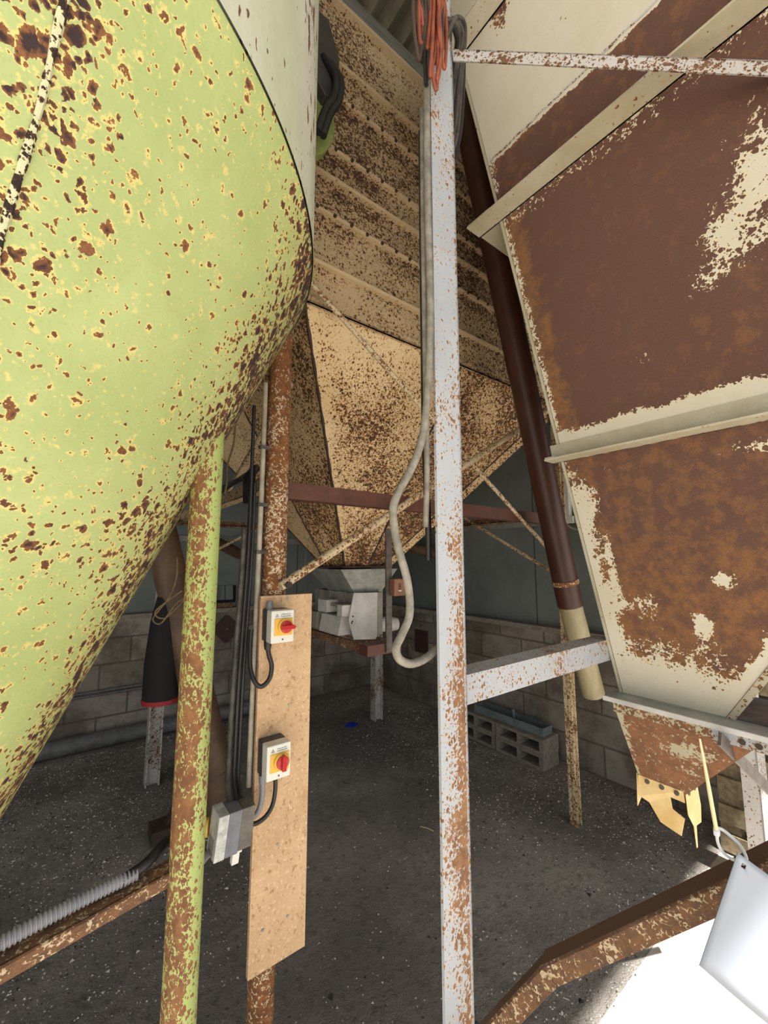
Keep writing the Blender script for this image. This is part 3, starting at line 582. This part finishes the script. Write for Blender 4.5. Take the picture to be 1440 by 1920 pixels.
def cable(name, pts, r, mat, label, cat='cable', group=None, n=8, seg=10, base=None):
    return MB().tube(smooth_path(pts, n), r, seg).build(name, mat, base=base or pts[0], label=label, category=cat, group=group)
cable('power_cable', [(.498, 1.275, 1.345), (.500, 1.272, 1.31), (.510, 1.268, 1.27), (.503, 1.266, 1.232), (.478, 1.266, 1.214), (.459, 1.275, 1.232), (.452, 1.295, 1.27), (.455, 1.312, 1.33), (.459, 1.318, 1.38)], .0072, M['black'], 'black cable looping out below the upper isolator switch')
cable('power_cable', [(.534, 1.272, .945), (.534, 1.268, .90), (.525, 1.264, .862), (.506, 1.262, .839), (.480, 1.262, .829), (.462, 1.262, .832)], .0065, M['black'], 'black cable curving from the lower isolator into the junction box')
cable('flexible_conduit', [(.494, 1.275, .945), (.495, 1.272, .90), (.487, 1.268, .866), (.474, 1.264, .852), (.462, 1.262, .852)], .0078, M['flex'], 'short grey flexible conduit between lower isolator and junction box', 'conduit')
# conduit and cables strapped to the left of the tube leg
wc = thing('cable_conduit', (.492, 1.372, 1.2), 'thin white conduit running up beside the orange rusted tube leg', 'conduit')
MB().tube(smooth_path([(.475, 1.335, .90), (.478, 1.338, 1.2), (.482, 1.342, 1.5), (.486, 1.345, 1.9), (.486, 1.345, 2.22)], 6), .0085, 12).build('pipe', M['conduit'], wc)
for z in (1.62, 1.78, 1.98): MB().box((.472, 1.333, z), (.505, 1.350, z+.012)).build('clip', M['dustyblack'], wc, smooth=False)
for du, dv, r, mt, zt, lb in ((-.021, .000, .0055, 'black', 1.86, 'black cable nearest the white conduit on the tube leg'), (-.034, .000, .006, 'black', 2.13, 'black cable running highest beside the orange tube leg'), (-.050, .004, .008, 'dustyblack', 1.58, 'thick dusty dark cable dropping to the junction box'), (-.026, .028, .006, 'dustyblack', 1.82, 'dusty black cable hidden behind the others on the tube leg')):
    cable('bundled_cable', [(.484+du, 1.348+dv, zt), (.483+du, 1.345+dv, 1.70), (.480+du, 1.345+dv, 1.55), (.474+du, 1.345+dv, 1.37), (.468+du, 1.345+dv, 1.19), (.464+du, 1.338+dv, 1.02), (.456+du, 1.315+dv, .95), (.449+du, 1.268+dv, .912)], r, M[mt], lb, group='cables down the tube leg')
hb = thing('cable_bundle', (.545, 1.5, 1.93), 'dark bundle of cables slung along the frame behind the green pole', 'cable bundle')
for k in range(4): MB().tube(smooth_path([(.455+.006*k, 1.415, 1.80), (.470+.01*k, 1.47, 1.90+.012*k), (.525+.008*k, 1.60, 1.945+.01*(k % 2)), (.54+.012*k, 2.1, 1.935+.014*k), (.54+.012*k, 2.7, 1.945+.012*k)], 8), .009, 8).build('cable', M['black'], hb)

# junction box
jb = thing('junction_box', (.41, 1.25, .80), 'dusty grey and white junction box at the left edge of the board', 'junction box')
def tilt(p): x = (p[2]-.80)*.10; return (p[0]+x, p[1], p[2])
def tbox(a, b):
    m = MB(); m.box(a, b); m.v = [V(tilt(p)) for p in m.v]; return m
tbox((.346, 1.218, .795), (.374, 1.292, .905)).build('lid', M['jwhite'], jb, bevel=.002, smooth=False, label='white lid')
tbox((.374, 1.220, .795), (.410, 1.290, .905)).build('cover', M['jgrey'], jb, bevel=.002, smooth=False)
tbox((.410, 1.224, .797), (.448, 1.288, .903)).build('back_box', M['jclear'], jb, bevel=.002, smooth=False)
m = tbox((.345, 1.235, .80), (.3465, 1.28, .84)); m.build('dirt_patch', M['greysheet'], jb, smooth=False)
tbox((.404, 1.238, .757), (.424, 1.256, .797)).build('white_plug', M['boxwhite'], jb, bevel=.002, smooth=False)
tbox((.400, 1.234, .786), (.428, 1.260, .797)).build('plug_collar', M['boxwhite'], jb, bevel=.001, smooth=False)
MB().tube([(.352, 1.30, .845), (.338, 1.306, .845), (.330, 1.308, .845)], [.024, .024, .018], 16).build('yellow_gland', M['yellow'], jb)
cable('conduit_pipe', [(.360, 1.27, .80), (.345, 1.262, .80), (.31, 1.235, .795), (.28, 1.20, .80), (.25, 1.12, .86)], .0095, M['greyflex'], 'grey conduit leaving the junction box behind the green pole', 'conduit')

# ------------------------------------------------------------------ cables on the white leg
cable('grey_hose', [(.672, .70, 2.96), (.670, .70, 2.86), (.668, .70, 2.52), (.672, .70, 2.216), (.652, .70, 1.953), (.628, .71, 1.842), (.576, .72, 1.745), (.566, .72, 1.702), (.578, .72, 1.636), (.607, .72, 1.551), (.613, .72, 1.479), (.590, .72, 1.435), (.573, .72, 1.408), (.583, .72, 1.383), (.618, .725, 1.367), (.660, .726, 1.370), (.705, .732, 1.385), (.752, .738, 1.402)], .0095, M['greycable'], 'pale grey cable hanging beside the white leg and ending in a low loop')
cable('grey_hose', [(.676, .724, 2.84), (.674, .724, 2.5), (.675, .724, 2.2), (.674, .722, 1.98), (.676, .724, 1.80), (.676, .732, 1.68)], .0075, M['greycable'], 'second grey cable straight against the left edge of the white leg')
cable('power_cable', [(.690, .745, 2.80), (.692, .748, 2.55), (.692, .748, 2.24), (.692, .748, 1.94), (.694, .746, 1.80), (.700, .748, 1.70), (.712, .76, 1.6)], .0085, M['black'], 'black cable down the left side of the white leg')
co = thing('cable_coil', (.76, .72, 3.0), 'coil of dusty black cable hung over the top of the white leg', 'cable coil')
for k in range(7):
    o = .0095*(k-3); MB().tube(smooth_path([(.664+o*.3, .685, 2.86+.02*k), (.668+o*.6, .680-.004*(k % 2), 2.95), (.700+o*.8, .672-.006*(k % 3), 3.05), (.745+o*.6, .668-.004*(k % 2), 3.125+o*.8), (.80+o*.5, .69-.006*(k % 3), 3.15+o), (.842+o, .74, 3.10+o*.5), (.868+o*1.3, .79, 2.99), (.866+o*1.2, .83, 2.90), (.84+o, .84, 2.80+.02*k), (.815, .85, 2.86+.02*k)], 8), .0062, 8).build('strand', M['dustyblack' if k % 3 else 'black'], co)
oc = thing('orange_cord_bundle', (.70, .70, 3.1), 'tangled orange cords hung high on the white leg', 'cord')
random.seed(3)
for k in range(12):
    r = lambda x=.016: random.uniform(-x, x); u = .588+.0082*k; b = random.uniform(2.80, 3.02)
    MB().tube(smooth_path([(u, .648, 3.62), (u+r(), .642+r(.006), 3.38), (u+r(.022), .638+r(.008), 3.20), (u+r(.022)-.006, .640+r(.008), b+.10), (u+.004, .648, b), (u+.016, .650, b+.03), (u+.018+r(), .648+r(.006), b+.18), (u+r(.02), .648+r(.006), 3.36), (u+.01, .654, 3.62)], 8), .0046, 8).build('strand', M['orange' if k % 3 else 'darkrust'], oc)

# ------------------------------------------------------------------ leaning brown pipe
bp = thing('drop_pipe', (2.4, 1.24, .83), 'dark brown plastic pipe leaning past the cream bin with a beige end piece', 'pipe')
a, b, c = V((1.20, 1.24, 4.85)), V((2.248, 1.24, 1.345)), V((2.45, 1.24, .83))
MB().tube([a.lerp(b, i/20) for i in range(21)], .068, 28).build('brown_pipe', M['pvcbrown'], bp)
MB().tube([b-(c-b)*.05, c], .062, 28).build('end_pipe', M['pvcbeige'], bp, label='weathered beige end pipe')
MB().tube([b+(a-b)*.035+V((.0, 0, 0)), b+(a-b)*.042], .0715, 28).build('wire_tie', M['orangerust'], bp)

# ------------------------------------------------------------------ brown tube and black sleeve at left
it = thing('intake_tube', (.80, 2.84, 0), 'brown slanted tube with a black red-rimmed sleeve behind the green pole', 'tube')
ta, tb_ = V((.385, 3.10, 1.98)), V((.794, 2.842, .27))
MB().tube([ta.lerp(tb_, i/12) for i in range(13)], .10, 28).build('tube', M['tubebrown'], it)
MB().tube([(.485, 3.0, 1.36), (.480, 3.0, 1.20), (.478, 3.0, .95), (.484, 3.0, .735)], [.06, .085, .102, .108], 28).build('sleeve', M['blackcloth'], it, label='black cloth sleeve')
MB().tube([(.484, 3.0, .738), (.484, 3.0, .712)], .1095, 28).build('rim', M['redrim'], it, label='red rim')
MB().tube([tb_, (.815, 2.83, .10), (.82, 2.82, 0)], .085, 20).build('foot', M['tubebrown'], it)
MB().bar((.50, 2.80, .0), (.74, 2.84, .34), (0, 1, 0), .05, (0, 0, 1), .05).build('stand_stay', M['darkrust'], it)
MB().box((.44, 2.76, 0), (.56, 2.90, .07)).build('foot_plate', M['darkrust'], it, smooth=False)
cable('twine', [(.50, 2.84, 1.62), (.50, 2.82, 1.50), (.47, 2.82, 1.38), (.42, 2.84, 1.30), (.39, 2.86, 1.24), (.43, 2.82, 1.22), (.50, 2.80, 1.33), (.55, 2.80, 1.36), (.45, 2.815, 1.25), (.40, 2.85, 1.29), (.53, 2.795, 1.41)], .0045, M['twine'], 'loop of pale twine hanging on the slanted brown tube', 'twine')
cable('twine', [(.48, 1.66, 2.16), (.487, 1.70, 2.08), (.478, 1.74, 2.0), (.484, 1.76, 1.93), (.48, 1.77, 1.88)], .004, M['twine'], 'thin twine hanging from the cream bin above the cable bundle', 'twine')

# ------------------------------------------------------------------ things on and along the walls
fp = cable('floor_pipe', [(-1.6, 4.40, .07), (-1, 4.40, .07), (.5, 4.40, .075), (2.2, 4.40, .07)], .066, M['greypipe'], 'long grey pipe on the floor along the left block wall', 'pipe', seg=20)
for k in range(2): cable('wall_conduit', [(-1.6, 4.48, .435+.03*k), (-1, 4.48, .425+.03*k), (.66+.12*k, 4.48, .425+.03*k)], .011, M['greypipe'], ('lower', 'upper')[k]+' of two thin conduits clipped across the left block wall', 'conduit', group='conduits on the left wall')
dp = thing('wall_plate', (1.30, 4.49, .88), 'dark red diamond plate bolted to the left block wall', 'plate')
MB().add([(1.30+.14*x, v, .88+.14*z) for v in (4.48, 4.497) for x, z in ((1, .12), (.12, 1), (-.12, 1), (-1, .12), (-1, -.12), (-.12, -1), (.12, -1), (1, -.12))], [tuple(range(8)), tuple(range(15, 7, -1))]+[(i, (i+1) % 8, 8+(i+1) % 8, 8+i) for i in range(8)]).build('plate', M['plateoxide'], dp, smooth=False)
MB().disc((1.30, 4.48, .88), (0, -1, 0), .012, .01, 8).build('bolt', M['flatsteel'], dp)
MB().box((3.20, 3.46, .55), (3.218, 3.67, .80)).build('wall_plate', M['plateoxide'], base=(3.2, 3.56, .55), smooth=False, label='dark red square plate on the right block wall behind the loop of cable', category='plate')
wo = thing('wall_hatch', (1.27, 4.5, 1.04), 'small dark feed hatch with a rusty sill in the left wall', 'hatch')
MB().hexa([(1.17, 4.50, 1.165), (1.365, 4.50, 1.165), (1.365, 4.549, 1.165), (1.17, 4.549, 1.165), (1.17, 4.535, 1.33), (1.365, 4.535, 1.33), (1.365, 4.549, 1.33), (1.17, 4.549, 1.33)]).build('recess', M['clad_u'], wo, smooth=False)
for u in (1.165, 1.36): MB().box((u, 4.46, 1.165), (u+.012, 4.549, 1.33)).build('cheek', M['blackhole'], wo, smooth=False)
MB().box((1.165, 4.46, 1.155), (1.372, 4.549, 1.178)).build('slot', M['blackhole'], wo, smooth=False)
MB().box((1.185, 4.49, 1.105), (1.355, 4.52, 1.155)).build('sill', M['rustbar'], wo, smooth=False)
for nm, p, q, lb in (('pipe_stub', (1.08, 4.28, 1.79), (1.40, 4.46, 1.66), 'short brown pipe stub poking through the left wall'), ('pipe_stub', (2.96, 3.53, 1.76), (3.16, 3.25, 1.665), 'short brown pipe stub poking through the right wall')):
    MB().tube([p, q], [.055, .055], 20, caps=False).tube([p, q], [.046, .046], 20).build(nm, M['tubebrown'], base=p, label=lb, category='pipe stub')
ww = thing('wall_conduit', (3.23, 1.75, 1.91), 'white conduit with an elbow on the right wall beside the rusted hopper', 'conduit')
MB().box((3.225, 1.745, 1.955), (3.27, 1.785, 3.0)).build('trunking', M['boxwhite'], ww, bevel=.004, smooth=False)
MB().box((3.222, 1.715, 1.90), (3.27, 1.790, 1.96)).build('elbow', M['boxwhite'], ww, bevel=.004, smooth=False)
cable('wall_wire', [(3.23, 1.78, 1.90), (3.225, 1.74, 1.865), (3.225, 1.68, 1.845), (3.23, 1.60, 1.84), (3.235, 1.2, 1.86)], .008, M['conduit'], 'thin pale wire sagging along the right wall under the white elbow', 'wire')

# ------------------------------------------------------------------ concrete blocks, zinc tray, pallets
def block(u, v, z):
    """hollow block lying with its two cells towards the room"""
    m = MB(); L_, D, H = .44, .215, .112; cells = [(.035, .205), (.235, .405)]; z0, z1 = .022, .09; u0 = u
    vs_ = [0, .035, .205, .235, .405, L_]
    for i in range(5):
        a, b = v-vs_[i], v-vs_[i+1]
        if i in (1, 3):
            m.box((u, b, z), (u+D, a, z+z0)); m.box((u, b, z+z1), (u+D, a, z+H)); m.box((u+D-.03, b, z+z0), (u+D, a, z+z1))
        else: m.box((u, b, z), (u+D, a, z+H))
    bm_ = bmesh.new(); return m
bl = [(2.945, 2.345, 0, 'bottom hollow concrete block at the near end of the row by the right wall'), (2.95, 2.80, 0, 'bottom hollow concrete block at the far end of the row by the right wall'), (2.945, 2.340, .114, 'top hollow concrete block at the near end, under the zinc tray'), (2.947, 2.79, .114, 'top hollow concrete block at the far end, under the zinc tray')]
for u, v, z, lb in bl: block(u, v, z).build('concrete_block', M['concreteblock'], base=(u+.1, v-.22, z), smooth=False, label=lb, category='concrete block', group='concrete blocks by the right wall')
tr = thing('metal_tray', (3.05, 2.25, .227), 'narrow open zinc tray lying on top of the concrete blocks', 'tray')
m = MB(); m.box((2.995, 1.93, .228), (3.125, 2.62, .232)); m.box((2.995, 1.93, .232), (2.999, 2.62, .29)); m.box((3.121, 1.93, .232), (3.125, 2.62, .29)); m.box((2.999, 1.93, .232), (3.121, 1.934, .29)); m.box((2.999, 2.616, .232), (3.121, 2.62, .29)); m.build('trough', M['tray'], tr, smooth=False)
MB().tube([(3.11, 2.28, .25), (3.11, 2.28, .315)], .013, 12).build('spigot', M['tray'], tr)
pal = thing('wooden_pallet', (3.04, .42, 0), 'weathered wooden pallet leaning upright against the right wall behind the hopper chute', 'pallet')
def lean(a, b, x):
    """a board between heights a..b of the pallet; x = depth range from its front face"""
    f = lambda h, e: (2.965+.10*h+e, h)
    (u0, z0), (u1, z1), (u2, z2), (u3, z3) = f(a, x[0]), f(a, x[1]), f(b, x[1]), f(b, x[0])
    return lambda v0, v1: [(u0, v0, z0), (u1, v0, z1), (u1, v1, z1), (u0, v1, z0), (u3, v0, z3), (u2, v0, z2), (u2, v1, z2), (u3, v1, z3)]
m = MB(); [m.hexa(lean(.01+.142*i, .10+.142*i, (0, .018))(-.12, .84)) for i in range(8)]; m.build('front_boards', M['wood'], pal, smooth=False)
for v in (-.12, .34, .75): MB().hexa(lean(.01, 1.09, (.018, .085))(v, v+.09)).build('bearer', M['wood'], pal, smooth=False)
m = MB(); [m.hexa(lean(.01+.49*i, .10+.49*i, (.085, .10))(-.12, .84)) for i in range(3)]; m.build('back_boards', M['wood'], pal, smooth=False)
# little things on the floor
m = MB(); random.seed(5); vs = []; fs = []
for i in range(9):
    for j in range(9): vs.append((2.18+.016*i+.006*nz(i, j, 1), 3.47+.014*j, .003+.03*max(0, 1-((i-4)**2+(j-4)**2)/20)*(.6+.8*nz(i*.7, j*.7, 4))))
fs = [(i*9+j, i*9+j+1, i*9+j+10, i*9+j+9) for i in range(8) for j in range(8) if (i-3.5)**2+(j-3.5)**2 < 15+5*nz(i, j, 9)]
m.add(vs, fs).build('plastic_scrap', M['blue'], base=(2.23, 3.53, 0), label='crumpled scrap of bright blue plastic on the dirt floor', category='scrap')
cable('straw', [(1.80, 1.91, .004), (1.785, 1.95, .006), (1.765, 1.99, .004)], .0035, M['straw'], 'single pale straw lying on the floor left of the white leg', 'straw', seg=6)

# loose feed, chips and husks strewn over the floor
random.seed(11)
CLEAR = [(.545, 1.36, .06), (2.545, 1.44, .06), (2.53, 3.5, .07), (.535, 3.5, .07), (legs[0][0], legs[0][1], .055), (legs[1][0], legs[1][1], .055), (legs[2][0], legs[2][1], .055), (.80, 2.83, .13), (.5, 2.83, .13), (.73, .74, .08), (2.23, 3.53, .12), (1.78, 1.95, .06)]
m = MB()
for mi, cnt, szr in ((0, 15000, (.0028, .0080)), (1, 3600, (.003, .010))):
    k = 0
    while k < cnt:
        u, v = random.uniform(-1.2, 3.18), random.uniform(.83, 4.32)
        p = .12+1.0*sm(u, 2.2, 3.1)+.7*sm(v, 3.6, 4.3)+.9*max(0, nz(u*1.1, v*1.1, 5))+.5*sm(-u, -.45, .0)+.3*sm(1.3-v, 0, .4)
        if random.random() > p: continue
        if any(abs(u-a) < r and abs(v-b) < r for a, b, r in CLEAR) or (2.92 < u and 1.87 < v < 3.27) or (2.7 < u and v < .95): continue
        k += 1; s = random.uniform(*szr)*(1.9 if random.random() < .04 else 1); a = random.uniform(0, 6.28); h = s*random.uniform(.25, .7); z = .0
        e = [(u+s*random.uniform(.5, 1)*math.cos(a+q*2.09), v+s*random.uniform(.5, 1)*math.sin(a+q*2.09), z) for q in range(3)]
        m.add(e+[(u+s*random.uniform(-.2, .2), v+s*random.uniform(-.2, .2), z+h)], [(0, 1, 3), (1, 2, 3), (2, 0, 3)], mi=mi)
m.build('floor_debris', [plain('pale_chips', lin(232, 226, 214), lin(150, 140, 128), 9, .9, detail=2), plain('dark_crumbs', lin(74, 66, 60), lin(46, 42, 38), 3, .95, detail=2)], smooth=False, label='pale feed chips and dark crumbs strewn over the dirt floor', category='debris', kind='stuff')

# ------------------------------------------------------------------ white tag and cable tie on the bent brace
tg = MB(); P0, P1, P2, P3 = V((.736, .190, 1.210)), V((.684, .228, 1.076)), V((.775, .150, .985)), V((.845, .100, 1.11))
vs = []; SS = [0, .05, .085, .12, .2, .3, .4, .5, .6, .7, .8, .9, 1]; K = 12; nrm = (P1-P0).cross(P3-P0).normalized()
for i in range(K+1):
    for j in range(K+1):
        s_, t_ = SS[i], SS[j]; p = (P0.lerp(P3, s_)).lerp(P1.lerp(P2, s_), t_); p = p+nrm*.008*math.sin(math.pi*s_)*(.3+.7*t_); vs.append(p)
fs = [(i*(K+1)+j, i*(K+1)+j+1, (i+1)*(K+1)+j+1, (i+1)*(K+1)+j) for i in range(K) for j in range(K) if (i, j) != (1, 1)]
tgo = tg.add(vs, fs).build('plastic_tag', M['tag'], base=P0, label='large blank white plastic tag hanging from the cable tie', category='tag')
sl = tgo.modifiers.new('thickness', 'SOLIDIFY'); sl.thickness = .0012
ti = thing('cable_tie', (.746, .214, 1.21), 'nylon cable tie with a long yellowed tail on the bent rusty brace', 'cable tie')
MB().tube(smooth_path([(.736, .222, 1.344), (.739, .219, 1.30), (.743, .217, 1.26), (.747, .215, 1.222)], 6), [.0013+.0014*min(1, i/10) for i in range(19)], 8).build('tail', M['tieyellow'], ti, label='yellowed tail')
MB().box((.7435, .2115, 1.214), (.7515, .2185, 1.223)).build('head', M['tiewhite'], ti, bevel=.002)
MB().tube(smooth_path([(.747, .215, 1.216), (.7475, .2145, 1.205), (.751, .211, 1.194), (.757, .204, 1.187), (.7555, .1955, 1.189), (.7505, .189, 1.1915), (.754, .186, 1.198), (.768, .196, 1.205), (.770, .213, 1.214), (.757, .219, 1.219), (.749, .217, 1.219)], 6), .0021, 8).build('loop', M['tiewhite'], ti)

# ------------------------------------------------------------------ light, camera
sc = bpy.context.scene
sun = bpy.data.lights.new('sun', 'SUN'); sun.energy = 9.5; sun.angle = math.radians(.6); sun.color = (1, .97, .92)
so = bpy.data.objects.new('sun', sun); C.objects.link(so)
dv = W(.10, 3.39, -5.5).normalized(); so.rotation_euler = dv.to_track_quat('-Z', 'Y').to_euler(); so.location = W(0, -6, 9)
wd = bpy.data.worlds.new('sky'); sc.world = wd; wd.use_nodes = True; nt = wd.node_tree
bg = nt.nodes['Background']; sky = nt.nodes.new('ShaderNodeTexSky'); sky.sky_type = 'HOSEK_WILKIE'
sky.sun_direction = tuple(-dv); sky.turbidity = 4.; sky.ground_albedo = .4
mx = nt.nodes.new('ShaderNodeMix'); mx.data_type = 'RGBA'; mx.inputs[0].default_value = .55; nt.links.new(sky.outputs[0], mx.inputs[6]); mx.inputs[7].default_value = (.52, .50, .47, 1)
nt.links.new(mx.outputs[2], bg.inputs[0]); bg.inputs[1].default_value = 2.35
cam = bpy.data.cameras.new('camera'); cam.sensor_fit = 'VERTICAL'; cam.sensor_height = 24; cam.sensor_width = 18; cam.lens = 760/1920*24; cam.clip_start = .02
co_ = bpy.data.objects.new('camera', cam); C.objects.link(co_); co_.location = (0, 0, 1.6); co_.rotation_euler = (math.radians(90+6.75), 0, 0)
sc.camera = co_
sc.view_settings.view_transform = 'Standard'; sc.view_settings.look = 'None'; sc.view_settings.gamma = 1; sc.view_settings.use_curve_mapping = False
sc.view_settings.exposure = .62
sc.cycles.max_bounces = 10; sc.cycles.diffuse_bounces = 6
